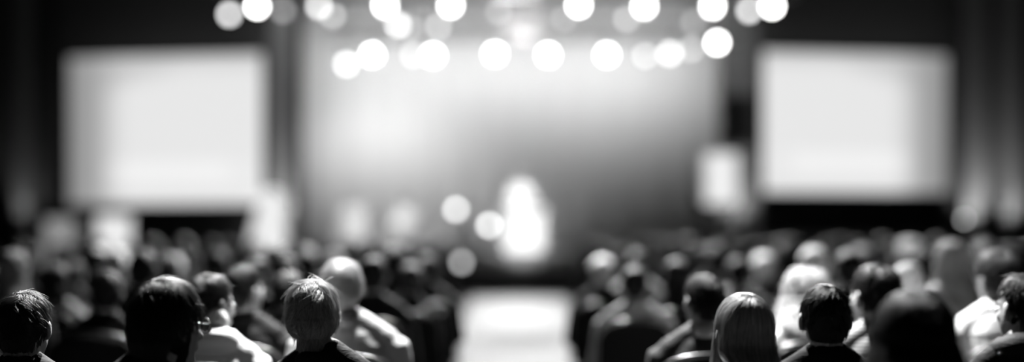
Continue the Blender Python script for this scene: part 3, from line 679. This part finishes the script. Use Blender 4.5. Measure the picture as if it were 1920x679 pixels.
fg('dark-haired person in dark hooded jacket at the right edge', 1916, 516, 4.85, 'chair under the hooded listener at the right edge', style='short', hair='black', cloth='dark', collar='hood', seed=13, yaw=25, hs=1.05, strands=dict(n=2500))
fg('brown-haired person in a white shirt near the right edge', 1868, 470, 6.2, 'chair under the white-shirted listener near right edge', style='mop', hair='brown', cloth='white', seed=14, yaw=20, strands=dict(n=2500))
fg('long pale-haired person in white top, third row right', 1782, 452, 7.95, 'chair under the long pale-haired listener', style='long', hair='white', cloth='white', seed=15, yaw=15, strands=dict(n=2500), sw=.165)
fg('white-haired person seen between the striped shirt and nearest head', 1702, 494, 7.1, 'chair under the white-haired listener behind the striped shirt', style='mop', hair='white', cloth='dark', seed=16, strands=dict(n=2500), detail=False)

# ================================================================== the crowd behind
def proto(style, yaw, sw, seed):
    p = empty('person', (0, 0, 0)); HMx = head_matrix(0, R(yaw), 0, 0, 1)
    link('body', make_body('seated', sw, R(yaw), 0, 0, .012), p)
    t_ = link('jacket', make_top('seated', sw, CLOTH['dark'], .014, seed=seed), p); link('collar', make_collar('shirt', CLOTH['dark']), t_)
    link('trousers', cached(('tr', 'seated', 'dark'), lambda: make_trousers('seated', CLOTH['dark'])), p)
    link('hair', make_hair(style, HM['dark'], HMx, seed, 40, 30), p)
    return p
protos = [[pp, False] for pp in (proto('short', 0, .178, 1), proto('short', -25, .178, 2), proto('mop', 18, .175, 3), proto('long', 6, .158, 4), proto('bob', -12, .16, 5), proto('wavy', 10, .16, 6), proto('ring', -8, .18, 7))]
pz = [HZ + STY[k]['top'] * .97 for k in ('short', 'short', 'mop', 'long', 'bob', 'wavy', 'ring')]
pname = ['short %s hair', 'short %s hair', 'thick %s hair', 'long %s hair', 'bobbed %s hair', 'wavy %s hair', 'thinning %s hair']
def setmat(o, m):
    o.material_slots[0].link = 'OBJECT'; o.material_slots[0].material = m
def crowd(x, y, ztop, k, hair, cloth, rz, label, group='seated audience out of focus'):
    src, used = protos[k]
    c = src if not used else copy_tree(src); protos[k][1] = True
    c.location = (x, y, 0); s = ztop / pz[k]; c.scale = (s, s, s); c.rotation_euler = (0, 0, rz)
    for ch in c.children:
        n = ch.name.split('.')[0]
        if n == 'hair': setmat(ch, HM[hair])
        if n == 'jacket':
            setmat(ch, CLOTH[cloth])
            for g in ch.children: setmat(g, CLOTH[cloth])
    tag(c, label, 'person', group); return c
random.seed(11)
# listeners the photograph singles out: pixel column, head top row, distance, proto, hair, clothes
special = [(220, 466, 10.5, 2, 'white', 'dark'), (325, 482, 12.0, 2, 'white', 'dark'), (285, 441, 15.0, 5, 'white', 'grey'), (25, 470, 8.0, 3, 'grey', 'grey'), (200, 556, 6.9, 2, 'black', 'black'),
 (105, 545, 7.6, 4, 'dark', 'pale'), (140, 500, 8.8, 0, 'black', 'dark'), (345, 440, 16.5, 2, 'white', 'dark'), (400, 448, 14.5, 2, 'grey', 'grey'), (270, 470, 8.9, 0, 'black', 'black'),
 (520, 462, 10.0, 4, 'black', 'dark'), (575, 463, 12.5, 2, 'grey', 'grey'), (690, 452, 14.0, 5, 'white', 'dark'), (700, 482, 7.9, 0, 'black', 'dark'), (655, 438, 18.0, 2, 'white', 'dark'), (762, 445, 20.0, 2, 'white', 'pale'),
 (800, 478, 10.2, 0, 'black', 'dark'), (770, 555, 8.0, 2, 'brown', 'black'), (540, 520, 7.6, 0, 'dark', 'grey'),
 (1128, 482, 9.6, 2, 'white', 'black'), (1190, 520, 8.2, 0, 'black', 'pale'), (1268, 486, 7.4, 3, 'black', 'dark'), (1240, 438, 17.0, 5, 'white', 'pale'), (1290, 446, 17.2, 2, 'white', 'dark'),
 (1382, 484, 8.6, 0, 'black', 'pale'), (1430, 476, 11.0, 2, 'white', 'dark'), (1525, 464, 9.8, 2, 'white', 'dark'), (1482, 436, 15.0, 2, 'grey', 'grey'), (1575, 432, 16.0, 5, 'grey', 'dark'), (1615, 462, 12.2, 2, 'grey', 'dark'),
 (1705, 434, 13.0, 5, 'white', 'dark'), (1372, 430, 19.0, 2, 'grey', 'grey'), (1655, 424, 20.0, 2, 'grey', 'dark'), (1757, 418, 20.0, 2, 'grey', 'dark'), (1845, 440, 12.5, 0, 'dark', 'dark'), (1850, 430, 9.4, 4, 'black', 'black'), (1590, 470, 8.4, 0, 'black', 'black')]
rows = [7.0, 7.95, 8.9, 9.9, 10.9, 11.95, 13.05, 14.2, 15.5, 16.9, 18.5, 20.2, 22.2, 24.4]
seats = []
def free(x, y):
    return all(abs(x - a) > .52 or abs(y - b) > .72 for a, b in taken) and all(abs(x - q[0]) > .58 or abs(y - q[1]) > .6 for q in seats)
for s in special:
    for y in sorted(rows, key=lambda r: abs(r - s[2])):
        if free(wx(s[0], y), y): seats.append((wx(s[0], y), y, max(1.25, min(1.39, wz(s[1], y))), s[3], s[4], s[5])); break
for y in rows:
    le = np.interp(y, [5, 7, 10, 14, 20, 26], [-.75, -.78, -.86, -1.0, -1.12, -1.25]); re = np.interp(y, [5, 7, 10, 14, 20, 26], [.80, .84, .98, 1.12, 1.2, 1.3])
    half = .3641 * y + .3
    for sgn, e in ((-1, le), (1, re)):
        x = e
        while abs(x) < half:
            xx = x + random.uniform(-.05, .05); yy = y + random.uniform(-.03, .03)
            if free(xx, yy) and random.random() < .94:
                k = random.choice([0, 0, 0, 1, 1, 2, 3, 3, 4, 5, 6]); hr = random.choices(['black', 'dark', 'brown', 'grey', 'white', 'blond'], [12, 8, 2, 1, 1, 1])[0]
                cl = random.choices(['black', 'dark', 'grey', 'pale', 'white'], [10, 8, 2, 1, 1])[0]
                seats.append((xx, yy, random.uniform(1.25, 1.36) + (.02 if sgn > 0 else 0), k, hr, cl))
            x += sgn * random.uniform(.60, .72)
# names by row and place from the aisle
allp = sorted(seats, key=lambda q: q[1]); rid = lambda y: min(range(len(rows)), key=lambda i: abs(rows[i] - y))
tone = {'black': 'black', 'dark': 'dark', 'brown': 'brownish', 'grey': 'grey', 'white': 'white', 'blond': 'fair'}
for ri in range(len(rows)):
    for sgn in (-1, 1):
        blk = sorted([q for q in allp if rid(q[1]) == ri and (q[0] > 0) == (sgn > 0)], key=lambda q: abs(q[0]))
        for j, q in enumerate(blk):
            x, y, zt, k, hr, cl = q; side = 'right' if sgn > 0 else 'left'
            lab = '%s, %s %s, %s seat %s of the aisle, %s row' % (pname[k] % tone[hr], cl, 'shirt' if cl in ('pale', 'white') else 'jacket', ORD[j], side, ORD[ri + 2])
            rz = math.atan2(x * .35, 40 - y) + R(random.uniform(-6, 6))
            crowd(x, y, zt, k, hr, cl, rz, 'person with ' + lab)
            chair(x, y, rz, 'black conference chair, %s seat %s of the aisle, %s row' % (ORD[j], side, ORD[ri + 2]))
for pp, used in protos:
    if not used:
        for ch in list(pp.children_recursive) + [pp]: bpy.data.objects.remove(ch)
print('people', len(taken) + len(seats))
